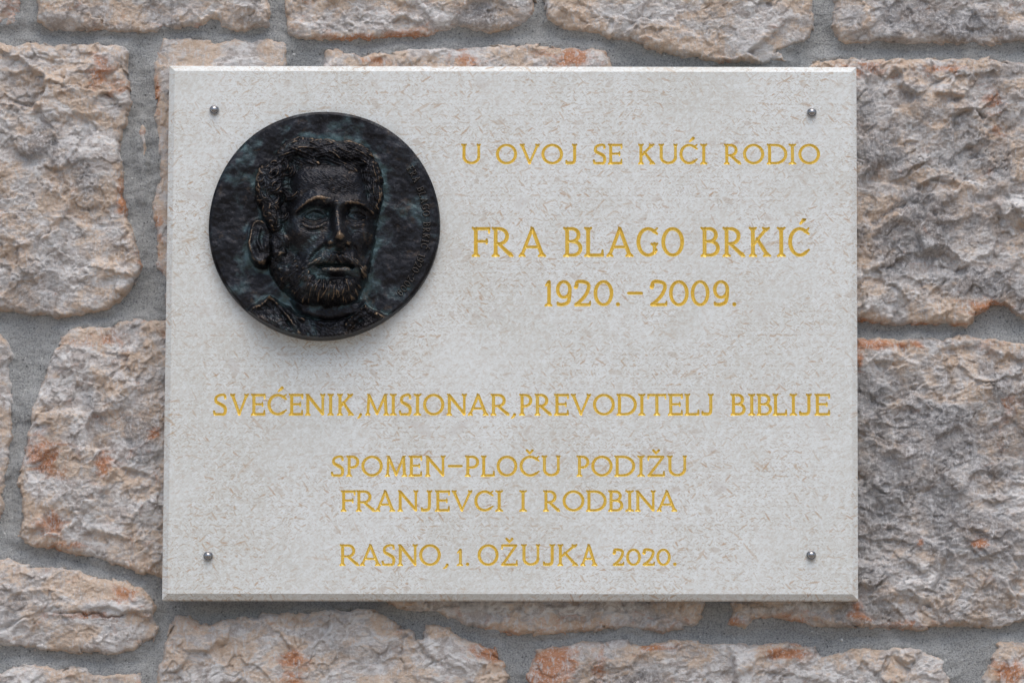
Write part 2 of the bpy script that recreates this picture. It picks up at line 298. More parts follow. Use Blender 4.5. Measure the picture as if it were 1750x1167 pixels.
def build_stone(k, poly, H, rough, gt, rt, res, ring=False):
    H *= .001; W2 = Pa(poly, .012) if not ring else np.array(poly)
    x0, z0 = W2.min(0)-.004; x1, z1 = W2.max(0)+.004
    X, Z = np.meshgrid(np.arange(x0, x1, res), np.arange(z0, z1, res))
    mx, mz = X*1000, Z*1000; o = k*97.3
    wx = fbm(mx/16+o, mz/16, 2, 3)*1.0+facets(mx/9+o, mz/9, 5, 60)*1.9+facets(mx/3.6, mz/3.6+o, 6, 40)*.7; wz = fbm(mx/16, mz/16+o, 2, 8)*1.0+facets(mx/9, mz/9+o, 9, 60)*1.9+facets(mx/3.6+o, mz/3.6, 4, 40)*.7
    sd = sdf_poly(X+wx*.001, Z+wz*.001, W2)*1000              # mm
    s = np.maximum(sd, 0)
    ca, sa = math.cos(.45+.5*math.sin(k*2.1)), math.sin(.45+.5*math.sin(k*2.1))
    u = mx*ca+mz*sa; v = -mx*sa+mz*ca
    wu = fbm(mx/30, mz/30+o, 4, 21, .42)*8; wv = fbm(mx/30+o, mz/30, 4, 22, .42)*8
    u = u+wu; v = v+wv
    rg = rough
    quiet = sm_(fbm(mx/38+o, mz/38, 2, 47), -.45, .35)                # flat breaks against shattered areas
    u2 = mx*ca+mz*sa+fbm(mx/12+o, mz/12, 2, 23)*1.6; v2 = -mx*sa+mz*ca+fbm(mx/12, mz/12+o, 2, 24)*1.6
    f = facets(u/58+o, v/46, 31, 34)*6.5+facets(u/25+o, v/19, 33, 50)*3.8*(.5+.6*quiet)+facets(u2/12+o, v2/9, 35, 45)*2.3*(.3+.8*quiet)+facets(u2/6, v2/4.6+o, 37, 40)*1.15*(.3+.8*quiet)+facets(mx/2.8+o, mz/2.5, 39, 25)*.45
    f = f+fbm(mx/3+o, mz/3, 4, 41)*.4
    cr = np.abs(fbm(mx/40+o*1.3, mz/40, 4, 46)); f = f-1.6*np.exp(-(cr/.012)**2)*sm_(gnoise(mx/30, mz/30+o, 48), .05, .3)
    er = 1.5+1.0*gnoise(mx/20+o, mz/20, 51)
    prof = 1-np.exp(-s/er); prof = .84*prof+.16*(1-np.exp(-s/14.))
    h = H*1000*.8*prof*(1+.10*gnoise(mx/60+o, mz/60, 61))+f*rg*(1-np.exp(-s/3.))
    h = np.where(sd < 0, sd*2.2, h)
    h = np.maximum(h, -6)+np.where(sd < 0, 0, .3)
    if k in (10,):                                             # long slanting ledge across the big stone
        zz = P(0, 372, .012)[1]; ld_ = (Z-zz)*1000-(X*1000-300)*.14+fbm(mx/30, mz/30, 3, 71)*10
        h = h-3.5*np.exp(-(ld_/4)**2)*(sd > 0)+2.0*np.exp(-((ld_+9)/6)**2)*(sd > 0)
    if k == 14:
        zz = P(0, 1046, .012)[1]; ld_ = (Z-zz)*1000+(X*1000+390)*.03+fbm(mx/15, mz/15, 3, 71)*3
        h = h-5*np.exp(-(ld_/1.0)**2)*np.exp(-(((mx+360)/35)**2))+3*np.exp(-((ld_-6)/6)**2)*np.exp(-(((mx+370)/50)**2))
    # the slab sits against the stones
    pz = (Z-ZC); inside = (np.abs(X-(-.002)) < .290) & (pz > -.215) & (pz < .228)
    h = np.where(inside, np.minimum(h, 16), np.minimum(h, 27))
    h = h*.001
    keep = (sd > -2.2)
    px = 875+X*2000.; py = 583.5-(Z-ZC)*1985.
    V = np.stack([X, -h, Z], -1); n0, n1 = X.shape
    q = keep[:-1, :-1] & keep[1:, :-1] & keep[1:, 1:] & keep[:-1, 1:]
    deep = (np.abs(X+.002) < .268) & (pz > -.195) & (pz < .208); q &= ~(deep[:-1, :-1] & deep[1:, 1:])
    I = np.arange(n0*n1).reshape(n0, n1)
    F = np.stack([I[:-1, :-1][q], I[:-1, 1:][q], I[1:, 1:][q], I[1:, :-1][q]], -1)
    at = {'edge': np.exp(-s/9.).ravel(), 'rust': (blobs(px, py, RUST)+rt*.6).ravel(), 'grey': (blobs(px, py, GREY)+gt*.5).ravel()}
    V, F, at = compact(V.reshape(-1, 3), F, at)
    return mesh_obj('stone', V, F, M_STONE, wall, True, at)
for k, (poly, H, rg, gt, rt) in enumerate(STONES): build_stone(k, poly, H, rg, gt, rt, .00075)
# courses carrying on past the picture on every side
rr = random.Random(5)
def px2w(a, b): return P(a, b, .012)
k = 40
def ring_row(xa, xb, ya, yb):
    global k
    x = xa
    while x < xb-60:
        wd = min(rr.uniform(220, 420), xb-x)
        if xb-x-wd < 120: wd = xb-x
        pts = []; m = 14
        for t in np.linspace(0, 1, 7)[:-1]: pts.append((x+m+(wd-2*m)*t, ya+m+rr.uniform(-6, 6)))
        for t in np.linspace(0, 1, 5)[:-1]: pts.append((x+wd-m+rr.uniform(-6, 6), ya+m+(yb-ya-2*m)*t))
        for t in np.linspace(0, 1, 7)[:-1]: pts.append((x+wd-m-(wd-2*m)*t, yb-m+rr.uniform(-6, 6)))
        for t in np.linspace(0, 1, 5)[:-1]: pts.append((x+m+rr.uniform(-6, 6), yb-m-(yb-ya-2*m)*t))
        build_stone(k, pts, rr.uniform(12, 18), 1, rr.uniform(-.2, .4), rr.uniform(-.1, .2), .0028); k += 1; x += wd
ring_row(-700, 2450, -400, -162); ring_row(-700, 2450, 1322, 1560)
for (ya, yb) in ((-150, 60), (60, 330), (330, 560), (560, 900), (900, 1110), (1110, 1310)):
    ring_row(-700, -162, ya, yb); ring_row(1912, 2450, ya, yb)
# mortar
def mortar():
    x0, z1 = P(-720, -420, 0); x1, z0 = P(2470, 1580, 0)
    def axis(a, b, c, d, f, g_): return np.concatenate([np.arange(a, b, g_), np.arange(b, c, f), np.arange(c, d, g_), [d]])
    fx0, fz1 = P(-40, -40, 0); fx1, fz0 = P(1790, 1207, 0)
    X, Z = np.meshgrid(axis(x0, fx0, fx1, x1, .0011, .006), axis(z0, fz0, fz1, z1, .0011, .006)); mx, mz = X*1000, Z*1000
    h = fbm(mx/45, mz/30, 3, 81)*1.6+fbm(mx/8, mz/6, 3, 83)*.5+fbm(mx/14, mz/1.6, 2, 85)*.07+fbm(mx/2.4, mz/2.4, 2, 87)*.42
    near = np.full(X.shape, 99.); xa, za = X[0], Z[:, 0]
    for poly, *_q in STONES:
        W2 = Pa(poly, .006); a0, b0 = W2.min(0)-.012; a1, b1 = W2.max(0)+.012
        i0, i1 = np.searchsorted(xa, a0), np.searchsorted(xa, a1); j0, j1 = np.searchsorted(za, b0), np.searchsorted(za, b1)
        d = np.maximum(-sdf_poly(X[j0:j1, i0:i1], Z[j0:j1, i0:i1], W2)*1000, -4); near[j0:j1, i0:i1] = np.minimum(near[j0:j1, i0:i1], d)
    smear = sm_(fbm(mx/24, mz/24, 3, 89), -.5, .45)
    h = h+(1.2+3.0*smear)*np.exp(-(np.maximum(near, 0)/(3.5+2.5*smear))**1.4)+1.2*np.exp(-(near/9)**2)
    pz = Z-ZC; deep = (np.abs(X+.002) < .268) & (pz > -.195) & (pz < .208)
    V = np.stack([X, -h*.001, Z], -1); n0, n1 = X.shape; I = np.arange(n0*n1).reshape(n0, n1)
    q = ~(deep[:-1, :-1] & deep[1:, 1:])
    F = np.stack([I[:-1, :-1][q], I[:-1, 1:][q], I[1:, 1:][q], I[1:, :-1][q]], -1)
    V, F, _ = compact(V.reshape(-1, 3), F)
    return mesh_obj('mortar', V, F, M_MORTAR, wall)
mortar()
# small pale pebbles in the joints
def pebbles():
    pts = [(502,94,5.,4.),(212,978,3.,2.4),(1439,1093,3.,4),(1388,1079,3,2),(1438,1081,2,2),(243,400,2.5,3),(226,306,2.5,3.5),(8,912,3,4.),(208,527,2,2),(240,528,2,2),(268,1002,2,2),(75,1123,2,3),(90,1139,2,2),(1697,570,2,2.4),(1478,566,2,2),(92,940,2,2),(214,250,2,2),(228,256,2,2)]
    V = []; F = []; rn = random.Random(3)
    for (a, b_, rx, ry) in pts:
        cx, cz = P(a, b_, .001); n = 9; base = len(V)
        V.append((cx, -.0026, cz))
        for rr_, dd in ((.6, .0021), (1.0, -.0012)):
            for i in range(n):
                an = i*2*math.pi/n; j = rn.uniform(.75, 1.2)
                V.append((cx+math.cos(an)*rx*.0005*rr_*j, -dd, cz+math.sin(an)*ry*.0005*rr_*j))
        for i in range(n):
            j = (i+1) % n; F.append((base, base+1+i, base+1+j)); F.append((base+1+i, base+1+n+i, base+1+n+j)); F.append((base+1+i, base+1+n+j, base+1+j))
    b = NB('pale_grit'); m = b.done(b.mix(b.noise(b.pos(), 600, 3), S((180, 180, 178)), S((222, 222, 220))), .85)
    o = mesh_obj('grit', V, np.array(F), m, wall, True); o['kind'] = 'stuff'
pebbles()

# ------------------------------------------------------------------ lettering drawn with a chisel: tapered strokes
def cat(pts, n=8):
    p = [np.array(q, float) for q in pts]; p = [2*p[0]-p[1]]+p+[2*p[-1]-p[-2]]; out = []
    for i in range(1, len(p)-2):
        for t in np.linspace(0, 1, n, endpoint=False):
            out.append(.5*((2*p[i])+(-p[i-1]+p[i+1])*t+(2*p[i-1]-5*p[i]+4*p[i+1]-p[i+2])*t*t+(-p[i-1]+3*p[i]-3*p[i+1]+p[i+2])*t**3))
    out.append(p[-2]); return out
def glyph(c, W, H, h):
    """list of tapered segments (x0,y0,r0,x1,y1,r1), box W x H, half stroke h"""
    G = []
    def ln(x0, y0, x1, y1, a=1., b=1.): G.append((x0, y0, a*h, x1, y1, b*h))
    def pl(pts, ws=None):
        n = len(pts); ws = ws or [1.]*n
        for i in range(n-1): ln(pts[i][0], pts[i][1], pts[i+1][0], pts[i+1][1], ws[i], ws[i+1])
    def arc(cx, cy, rx, ry, a0, a1, n=22, thin=.82, e0=None, e1=None):
        pts = []; ws = []
        for i in range(n+1):
            a = math.radians(a0+(a1-a0)*i/n); pts.append((cx+rx*math.cos(a), cy+ry*math.sin(a))); ws.append(thin+(1-thin)*abs(math.cos(a)))
        if e0: ws[0] = e0
        if e1: ws[-1] = e1
        pl(pts, ws)
    s = H*.135; t = .5*h
    def foot(x, y, d, l=s, r=s):                     # forked flared serif; d=+1: stem goes up from here
        if l: ln(x, y+d*h*1.5, x-l+t, y+d*t*.9, .95, .62)
        if r: ln(x, y+d*h*1.5, x+r-t, y+d*t*.9, .95, .62)
    def stem(x, y0=0, y1=H, fb=True, ft=True, bl=s, br=s, tl=s, tr=s):
        ln(x, y0+h*1.0, x, y1-h*1.0)
        if fb: foot(x, y0, 1, bl, br)
        if ft: foot(x, y1, -1, tl, tr)
    def tick(x, y, dy): ln(x, y, x+.12*h, y+dy, .85, .5)
    def base(c): return {'Ć': 'C', 'Č': 'C', 'Ž': 'Z'}.get(c, c)
    o = base(c)
    if o == 'I': stem(W/2, bl=W/2, br=W/2, tl=W/2, tr=W/2)
    elif o in 'O0': arc(W/2, H/2, W/2-h, H/2-h*.85, 0, 360, 36)
    elif o == 'U':
        xl, xr = s, W-s*.75; r = (xr-xl)/2; ln(xl, H-h, xl, r*1.05); foot(xl, H, -1); ln(xr, H-h, xr, r*1.05, .85, .85); foot(xr, H, -1, s*.75, s*.75)
        arc((xl+xr)/2, r*1.05, r, r*1.05-h, 180, 360)
    elif o == 'V':
        ln(s*.9, H-h, W*.5, h*.9, 1, .9); ln(W-s*.8, H-h, W*.5, h*.9, .85, .7); foot(s*.9, H, -1, s*.9, s*.9); foot(W-s*.8, H, -1, s*.8, s*.8)
    elif o == 'A':
        ln(s*.85, h, W*.5, H-h*.8, .85, .9); ln(W-s, h, W*.5, H-h*.8, 1.05, .9); foot(s*.85, 0, 1, s*.85, s*.85); foot(W-s, 0, 1, s, s)
        ln(W*.5, H-h, W*.5-h*.5, H-h*.3, .8, .6); y = .33*H; ln(W*.5-(W*.5-s)*(1-y/H), y, W*.5+(W*.5-s)*(1-y/H), y, .75, .75)
    elif o == 'J':
        x = W-s; ln(x, H-h, x, .28*H); foot(x, H, -1)
        pl(cat([(x, .28*H), (x-.03*H, .13*H), (x-.13*H, h), (h*1.2, h*1.0)], 6)); ln(h*1.2, h, h*.9, h*2.3, .9, .7)
    elif o == 'S':
        pts = cat([(.90*W-h*.4, H*.80), (.80*W, H*.93), (.5*W, H-h*.85), (.16*W+h*.6, H*.83), (.22*W, H*.64), (.5*W, H*.53), (.80*W, H*.40), (W-h*1.15, H*.23), (.78*W, H*.07), (.46*W, h*.85), (.16*W, H*.07), (h*.7, H*.19)], 6)
        n = len(pts); pl(pts, [.8+.3*math.exp(-((i/n-.5)/.22)**2) for i in range(n)])
        ln(.90*W-h*.4, H*.80, W-h*1.4, H-h, .75, .5); ln(h*.7, H*.2, h*.9, h*.7, .7, .55)
    elif o in 'EF':
        stem(s, bl=s, br=s, tl=s, tr=s*.4); ln(s, H-h*.85, W-h*.9, H-h*.85, .85, .8); tick(W-h*.8, H-h*.7, -h*2.2); ln(W-h*.8, H-h, W-h*.6, H-h*.4, .7, .5)
        m = W*(.78 if o == 'E' else .80); ln(s, H*.52, m, H*.52, .75, .75); ln(m, H*.52+h, m, H*.52-h*1.1, .55, .55)
        if o == 'E': ln(s, h*.85, W-h*.9, h*.85, .85, .85); tick(W-h*.9, h*.8, h*2.4)
    elif o == 'L': stem(s, br=s*.4); ln(s, h*.85, W-h*.9, h*.85, .85, .85); tick(W-h*.9, h*.8, h*2.6)
    elif o == 'T': ln(h*.8, H-h*.85, W-h*.8, H-h*.85, .8, .8); stem(W/2, ft=False, bl=s*1.1, br=s*1.1); ln(h*.9, H-h*.8, h*.7, H-h*3, .75, .45); ln(W-h*.9, H-h*.8, W-h*.7, H-h*3, .75, .45); ln(h*.9, H-h*.9, h*.7, H-.3*h, .6, .4); ln(W-h*.9, H-h*.9, W-h*.7, H-.3*h, .6, .4)
    elif o == 'K':
        stem(s); ln(s+h*.5, H*.42, W-s*1.25, H-h, .75, .85); foot(W-s*1.25, H, -1, s, s); ln(s+(W-2*s)*.30, H*.60, W-s, h, .9, 1); foot(W-s, 0, 1, s, s)
    elif o in 'CG':
        arc(W*.53, H/2, W*.53-h, H/2-h*.85, 52, 308 if o == 'C' else 322, 30); x, y = W*.53+(W*.53-h)*math.cos(math.radians(52)), H/2+(H/2-h*.85)*math.sin(math.radians(52))
        ln(x, y, W-h*.7, y-h*1.2, .85, .6); ln(x, y, W-h*.7, H-h*.6, .7, .5)
        if o == 'C': ln(W*.53+(W*.53-h)*math.cos(math.radians(308)), H-y, W-h*.6, H-y+h*1.3, .8, .55)
        else: ln(W-s, .44*H, W-s, .14*H, .95, .9); foot(W-s, .47*H, -1, s, s*.9)
    elif o == 'D':
        stem(s, br=s*.4, tr=s*.4); ln(s, H-h*.85, W*.42, H-h*.85, .8, .8); ln(s, h*.85, W*.42, h*.85, .8, .8); arc(W*.42, H/2, W*.58-h, H/2-h*.85, -90, 90)
    elif o in 'PRB':
        lo_ = H*(.44 if o != 'B' else .52); r = (H-h*.85-lo_)/2; wd = W*(.98 if o == 'P' else .80 if o == 'R' else .90)
        stem(s, tr=s*.4, br=(s*.4 if o == 'B' else s)); cx = max(s+.02*H, wd-h-r*1.05); ln(s, H-h*.85, cx, H-h*.85, .8, .8); ln(s, lo_, cx, lo_, .75, .75); arc(cx, lo_+r, wd-h-cx, r, -90, 90)
        if o == 'R': ln(cx-.02*H, lo_, W-s*.8, h*1.1, .85, 1.05); foot(W-s*.8, 0, 1, s*.2, s*.8)
        if o == 'B': r2 = (lo_-h*.85)/2; cx = max(s+.02*H, W-h-r2*1.1); ln(s, h*.85, cx, h*.85, .8, .8); ln(s, lo_, cx, lo_, .75, .75); arc(cx, h*.85+r2, W-h-cx, r2, -90, 90)
    elif o == 'N':
        stem(s*.95, ft=False, bl=s*.95, br=s*.95); ln(s*.5, H-h*.7, s*.95, H-h, .6, .9); ln(0+h*.6, H-h*.4, s, H-h*1.2, .5, .9); ln(s*.9, H-h, W-s*.95, h*1.0, 1.05, .95)
        ln(W-s*.95, h, W-s*.95, H-h, .8, .85); foot(W-s*.95, H, -1, s*.9, s*.9)
    elif o == 'M':
        a, b = s*.85, W-s; ln(a, h, a+.05*W, H-h, .85, .9); foot(a, 0, 1, s*.85, s*.85); ln(a+.05*W, H-h, a-.1*s, H-h*.4, .7, .5)
        ln(a+.05*W, H-h, W*.5, h*1.2, 1, .85); ln(b-.05*W, H-h, W*.5, h*1.2, .85, .8); ln(b-.05*W, H-h, b, h, 1, 1); foot(b, 0, 1, s, s); ln(b-.05*W, H-h, b+.3*s, H-h*.4, .7, .5)
    elif o == 'Z':
        ln(h, H-h*.85, W-h*1.2, H-h*.85, .85, .85); ln(W-h*1.4, H-h, h*1.4, h, .85, .9); ln(h, h*.85, W-h*.9, h*.85, .85, .85); tick(W-h*.9, h*.8, h*2.6); ln(h, H-h*.85, h*.8, H-h*3, .8, .5)
    elif o == '1': stem(W*.6, ft=False, bl=W*.55, br=W*.4); ln(W*.6, H-h, h, H-h*2.8, .95, .6)
    elif o == '2':
        pl(cat([(h*1.1, H*.74), (.20*W, H*.92), (.5*W, H-h*.85), (.80*W, H*.86), (.84*W, H*.68), (.66*W, H*.42), (.32*W, H*.17), (h*1.2, h*1.1)], 6)); ln(h, h*.9, W-h, h*.9, .95, .85); ln(W-h, h*.9, W-h*.6, h*2.6, .85, .5); ln(h*1.1, H*.74, h*1.5, H*.80, 1.2, 1.1)
    elif o == '9':
        r = H*.30; arc(W*.47, H-h*.85-r, W*.47-h, r, 0, 360, 28); pl(cat([(W*.94-h, H*.66), (W*.92-h, H*.40), (W*.72, H*.16), (W*.42, h*1.0), (h*1.4, h*1.1)], 6)); ln(h*1.4, h*1.1, h, h*2.0, .95, .7)
    elif o == '.': G.append((W/2, h*1.1, h*1.15, W/2+1e-7, h*1.1, h*1.15))
    elif o == ',': G.append((W*.68, h*.7, h*1.0, W*.5, -h*.7, h*.75)); G.append((W*.5, -h*.7, h*.75, W*.18, -h*1.5, h*.45))
    elif o == '-': ln(h*.9, H/2, W-h*.9, H/2, .85, .85)
    if c == 'Ć': G.append((W*.56, H*1.11, h*.55, W*.74, H*1.26, h*1.1))
    if c in 'ČŽ': q = W*.5; G.append((q, H*1.10, h*.75, q-H*.13, H*1.24, h*.85)); G.append((q, H*1.10, h*.75, q+H*.13, H*1.24, h*.85))
    return G
def stroke_sdf(X, Z, segs):
    d = np.full(X.shape, -1e9)
    for (x0, y0, r0, x1, y1, r1) in segs:
        ex, ey = x1-x0, y1-y0; L2 = ex*ex+ey*ey+1e-20; t = np.clip(((X-x0)*ex+(Z-y0)*ey)/L2, 0, 1)
        d = np.maximum(d, r0+(r1-r0)*t-np.hypot(X-x0-t*ex, Z-y0-t*ey))
    return d
z2 = lambda a: 770+a/2.6515
z3 = lambda a: 340+a/3.125
z4 = lambda a: 860+a/3.0172
z5 = lambda a: 540+a/2.6515
def mk(f, s, xs): return [(c, f(a), f(b)) for c, (a, b) in zip(s, xs)]
LINES = [
 (200+122/2.6515, 200+216/2.6515, 2.75, mk(z2, 'UOVOJSEKUĆIRODIO', [(48,137),(205,302),(313,404),(411,510),(518,575),(644,707),(713,780),(850,927),(942,1029),(1037,1122),(1131,1164),(1239,1317),(1325,1422),(1433,1527),(1532,1567),(1576,1675)])),
 (200+499/2.6515, 200+634/2.6515, 3.45, mk(z2, 'FRABLAGOBRKIĆ', [(96,181),(186,285),(308,433),(510,598),(605,696),(706,829),(842,943),(955,1059),(1133,1221),(1233,1335),(1352,1453),(1479,1519),(1530,1630)])),
 (200+739/2.6515, 200+858/2.6515, 3.2, mk(z2, '1920.-2009.', [(424,461),(477,554),(559,638),(648,738),(746,771),(799,873),(903,984),(990,1080),(1088,1174),(1189,1268),(1273,1299)])),
 (640+102/3.125, 640+219/3.125, 2.8, mk(z3, 'SVEĆENIK,MISIONAR,', [(74,151),(165,266),(277,356),(365,471),(479,558),(566,676),(686,720),(737,827),(843,873),(888,1016),(1019,1056),(1067,1138),(1146,1188),(1196,1311),(1322,1432),(1436,1547),(1557,1659),(1662,1697)])
    + mk(z4, 'PREVODITELJBIBLIJE', [(82,152),(161,251),(262,340),(348,454),(462,576),(584,690),(696,734),(742,843),(849,928),(934,1013),(1020,1086),(1172,1251),(1263,1301),(1306,1387),(1389,1466),(1477,1516),(1523,1592),(1605,1687)])),
 (760+48/2.6515, 760+144/2.6515, 2.7, mk(z5, 'SPOMEN-PLOČUPODIŽU', [(67,129),(137,198),(205,303),(313,414),(419,482),(494,588),(596,666),(675,741),(747,812),(818,913),(922,1015),(1022,1108),(1181,1241),(1247,1345),(1352,1447),(1456,1490),(1500,1583),(1591,1681)])),
 (760+205/2.6515, 760+302/2.6515, 2.7, mk(z5, 'FRANJEVCIIRODBINA', [(112,180),(181,269),(269,359),(369,465),(473,527),(539,608),(614,709),(717,806),(812,848),(921,956),(1029,1106),(1117,1217),(1224,1318),(1324,1393),(1402,1441),(1446,1541),(1544,1637)])),
 (760+449/2.6515, 760+548/2.6515, 2.7, mk(z5, 'RASNO,', [(107,196),(199,294),(297,361),(369,462),(467,566),(573,605)])+[('1s', z5(636), z5(667))]+mk(z5, '.OŽUJKA', [(675,698),(732,828),(837,916),(929,1016),(1026,1084),(1094,1188),(1198,1276)])+[('2s', z5(1344), z5(1398)), ('0s', z5(1405), z5(1473)), ('2s', z5(1479), z5(1537)), ('0s', z5(1542), z5(1608))]+mk(z5, '.', [(1615,1638)])),
]
# ------------------------------------------------------------------ the slab
oc = Pa([(289.5, 113.2), (1463.5, 115.4), (1466.5, 1025.5), (277, 1024.5)], FRONT-.004)    # TL TR BR BL
CH = .0050
ic = oc+np.array([(CH, -CH), (-CH, -CH), (-CH, CH), (CH, CH)])
bz = min(oc[2][1], oc[3][1])
plaque = empty('memorial_plaque', (float(oc[:, 0].mean()), -BACK, float(bz)), 'pale shelly limestone plaque with gilded incised lettering fixed to the rubble wall', 'plaque')
def xl_at(z): t = (z-ic[3][1])/(ic[0][1]-ic[3][1]); return ic[3][0]+(ic[0][0]-ic[3][0])*t
def xr_at(z): t = (z-ic[2][1])/(ic[1][1]-ic[2][1]); return ic[2][0]+(ic[1][0]-ic[2][0])*t
SV = []; SF4 = []
def addq(*p):
    b = len(SV); SV.extend(p); SF4.append((b, b+1, b+2, b+3))
fineV = []; fineF = []; off = 0; letters = []
bands = []
RES = .00036
for (yt, yb, hp, gl) in LINES:
    H = (P(875, yt, FRONT)[1]-P(875, yb, FRONT)[1]); zb = P(875, yb, FRONT)[1]; pxm = .0005
    xs = []; segall = []
    for (c, a, b_) in gl:
        xa = P(a, yb, FRONT)[0]; xb = P(b_, yb, FRONT)[0]; Hc = H*(.80 if len(c) > 1 else 1); hh = hp*pxm*(.93 if len(c) > 1 else 1)
        segs = [(x0+xa, y0+zb, r0, x1+xa, y1+zb, r1) for (x0, y0, r0, x1, y1, r1) in glyph(c[0], xb-xa, Hc, hh)]
        segall.append(segs); xs += [xa, xb]
    zlo = zb-.0035; zhi = zb+H*(1.0)+(.0075 if any(c in 'ĆČŽ' for c, _, _ in gl) else .002)
    x0, x1 = min(xs)-.003, max(xs)+.003
    nx = int(round((x1-x0)/RES)); nz = int(round((zhi-zlo)/RES))
    X, Z = np.meshgrid(np.linspace(x0, x1, nx+1), np.linspace(zlo, zhi, nz+1))
    D = np.full(X.shape, -1.); OWN = np.zeros(X.shape, int)
    xv = X[0]
    def field(X_, Z_, own=False):
        D_ = np.full(X_.shape, -1.); O_ = np.zeros(X_.shape, int)
        for i, segs in enumerate(segall):
            a = min(min(s[0]-s[2], s[3]-s[5]) for s in segs)-.0012; b2 = max(max(s[0]+s[2], s[3]+s[5]) for s in segs)+.0012
            i0 = max(0, np.searchsorted(xv, a)); i1 = np.searchsorted(xv, b2)+1
            d = stroke_sdf(X_[:, i0:i1], Z_[:, i0:i1], segs); better = d > D_[:, i0:i1]
            D_[:, i0:i1] = np.where(better, d, D_[:, i0:i1]); O_[:, i0:i1] = np.where(better, i, O_[:, i0:i1])
        return D_, O_
    # slight hand wobble of the chisel
    wobx = fbm(X*350, Z*350, 2, 91)*.00007; wobz = fbm(X*350+9, Z*350, 2, 93)*.00007
    D, OWN = field(X+wobx, Z+wobz)
    gz, gx = np.gradient(D, (zhi-zlo)/nz, (x1-x0)/nx); gl2 = np.hypot(gx, gz)+1e-9
    near = (np.abs(D) < RES*.5); near[0, :] = near[-1, :] = False; near[:, 0] = near[:, -1] = False
    st = np.clip(-D/gl2, -RES*.45, RES*.45)
    X = np.where(near, X+gx/gl2*st, X); Z = np.where(near, Z+gz/gl2*st, Z)
    D = np.where(near, 0., D)
    depth = np.minimum(np.maximum(D, 0)*1.15, .0022)
    V = np.stack([X, -FRONT+depth, Z], -1).reshape(-1, 3); I = np.arange(V.shape[0]).reshape(X.shape)
    a, b_, c_, d_ = I[:-1, :-1], I[:-1, 1:], I[1:, 1:], I[1:, :-1]
    Dm = D.ravel()
    alt = (Dm[a]*Dm[c_] < 0) | ((Dm[a] == 0) & (Dm[c_] == 0) & False)
    t1 = np.where(alt[..., None], np.stack([a, b_, d_], -1), np.stack([a, b_, c_], -1)).reshape(-1, 3)
    t2 = np.where(alt[..., None], np.stack([b_, c_, d_], -1), np.stack([a, c_, d_], -1)).reshape(-1, 3)
    T = np.concatenate([t1, t2]); ctr = Dm[T].sum(1); anyin = Dm[T].max(1) > 0
    inl = (ctr > 0) & anyin
    own = OWN.ravel()[T[np.arange(len(T)), np.argmax(Dm[T], 1)]]
    flatm = ~inl
    # faces kept in the slab: flat everywhere outside the letters
    Vs = V.copy()
    fv, ff, _ = compact(Vs, T[flatm]); fineV.append(fv); fineF.append(ff+off); off += len(fv)
    lets = []
    for i in range(len(gl)):
        m = inl & (own == i)
        if m.sum(): v_, f_, _ = compact(V, T[m]); lets.append((v_, f_))
    letters.append(lets); bands.append((zlo, zhi, x0, x1))
# merge flat areas with coarse strips
bs = sorted(bands); zprev = None
f_ = -FRONT
pt = lambda x, z: (x, f_, z)
prevL, prevR = pt(*ic[3]), pt(*ic[2])
for (zlo, zhi, x0, x1) in bs:
    a, b_ = pt(xl_at(zlo), zlo), pt(xr_at(zlo), zlo); addq(prevL, prevR, b_, a)
    c_, d_ = pt(xl_at(zhi), zhi), pt(xr_at(zhi), zhi)
    addq(a, pt(x0, zlo), pt(x0, zhi), c_); addq(pt(x1, zlo), b_, d_, pt(x1, zhi)); prevL, prevR = c_, d_
addq(prevL, prevR, pt(*ic[1]), pt(*ic[0]))
# chamfers, sides, back
o3 = [(p_[0], -(FRONT-.004), p_[1]) for p_ in oc]; b3 = [(p_[0], -BACK, p_[1]) for p_ in oc]; i3 = [pt(*p_) for p_ in ic]
rnd = .0005
for i in range(4):
    j = (i+1) % 4; addq(i3[i], i3[j], o3[j], o3[i]); addq(o3[i], o3[j], b3[j], b3[i])
addq(b3[3], b3[2], b3[1], b3[0])
SV = np.array(SV, float); nV = len(SV); V = np.concatenate([SV]+fineV); F3 = np.concatenate(fineF)+nV
slab = mesh_obj('slab', V, [np.array(SF4), F3], M_PLAQUE, plaque, smooth=False)
bm_names = ['first upper line of gilded capitals', 'large gilded name line beside the medallion', 'gilded line of two dates', 'longest gilded line across the middle', 'gilded line with a hyphenated word', 'gilded line below the hyphenated one', 'lowest gilded line with small figures']
for lets, (zlo, zhi, x0, x1), lb in zip(letters, bands, bm_names):
    e = bpy.data.objects.new('inscription_line', None); sc.collection.objects.link(e); e.parent = plaque; e['label'] = lb; e.empty_display_size = .01
    e.location = Vector(((x0+x1)/2, -FRONT, zlo))-plaque.location
    for v_, ff in lets: mesh_obj('letter', v_, ff, M_GOLD, e, smooth=False)

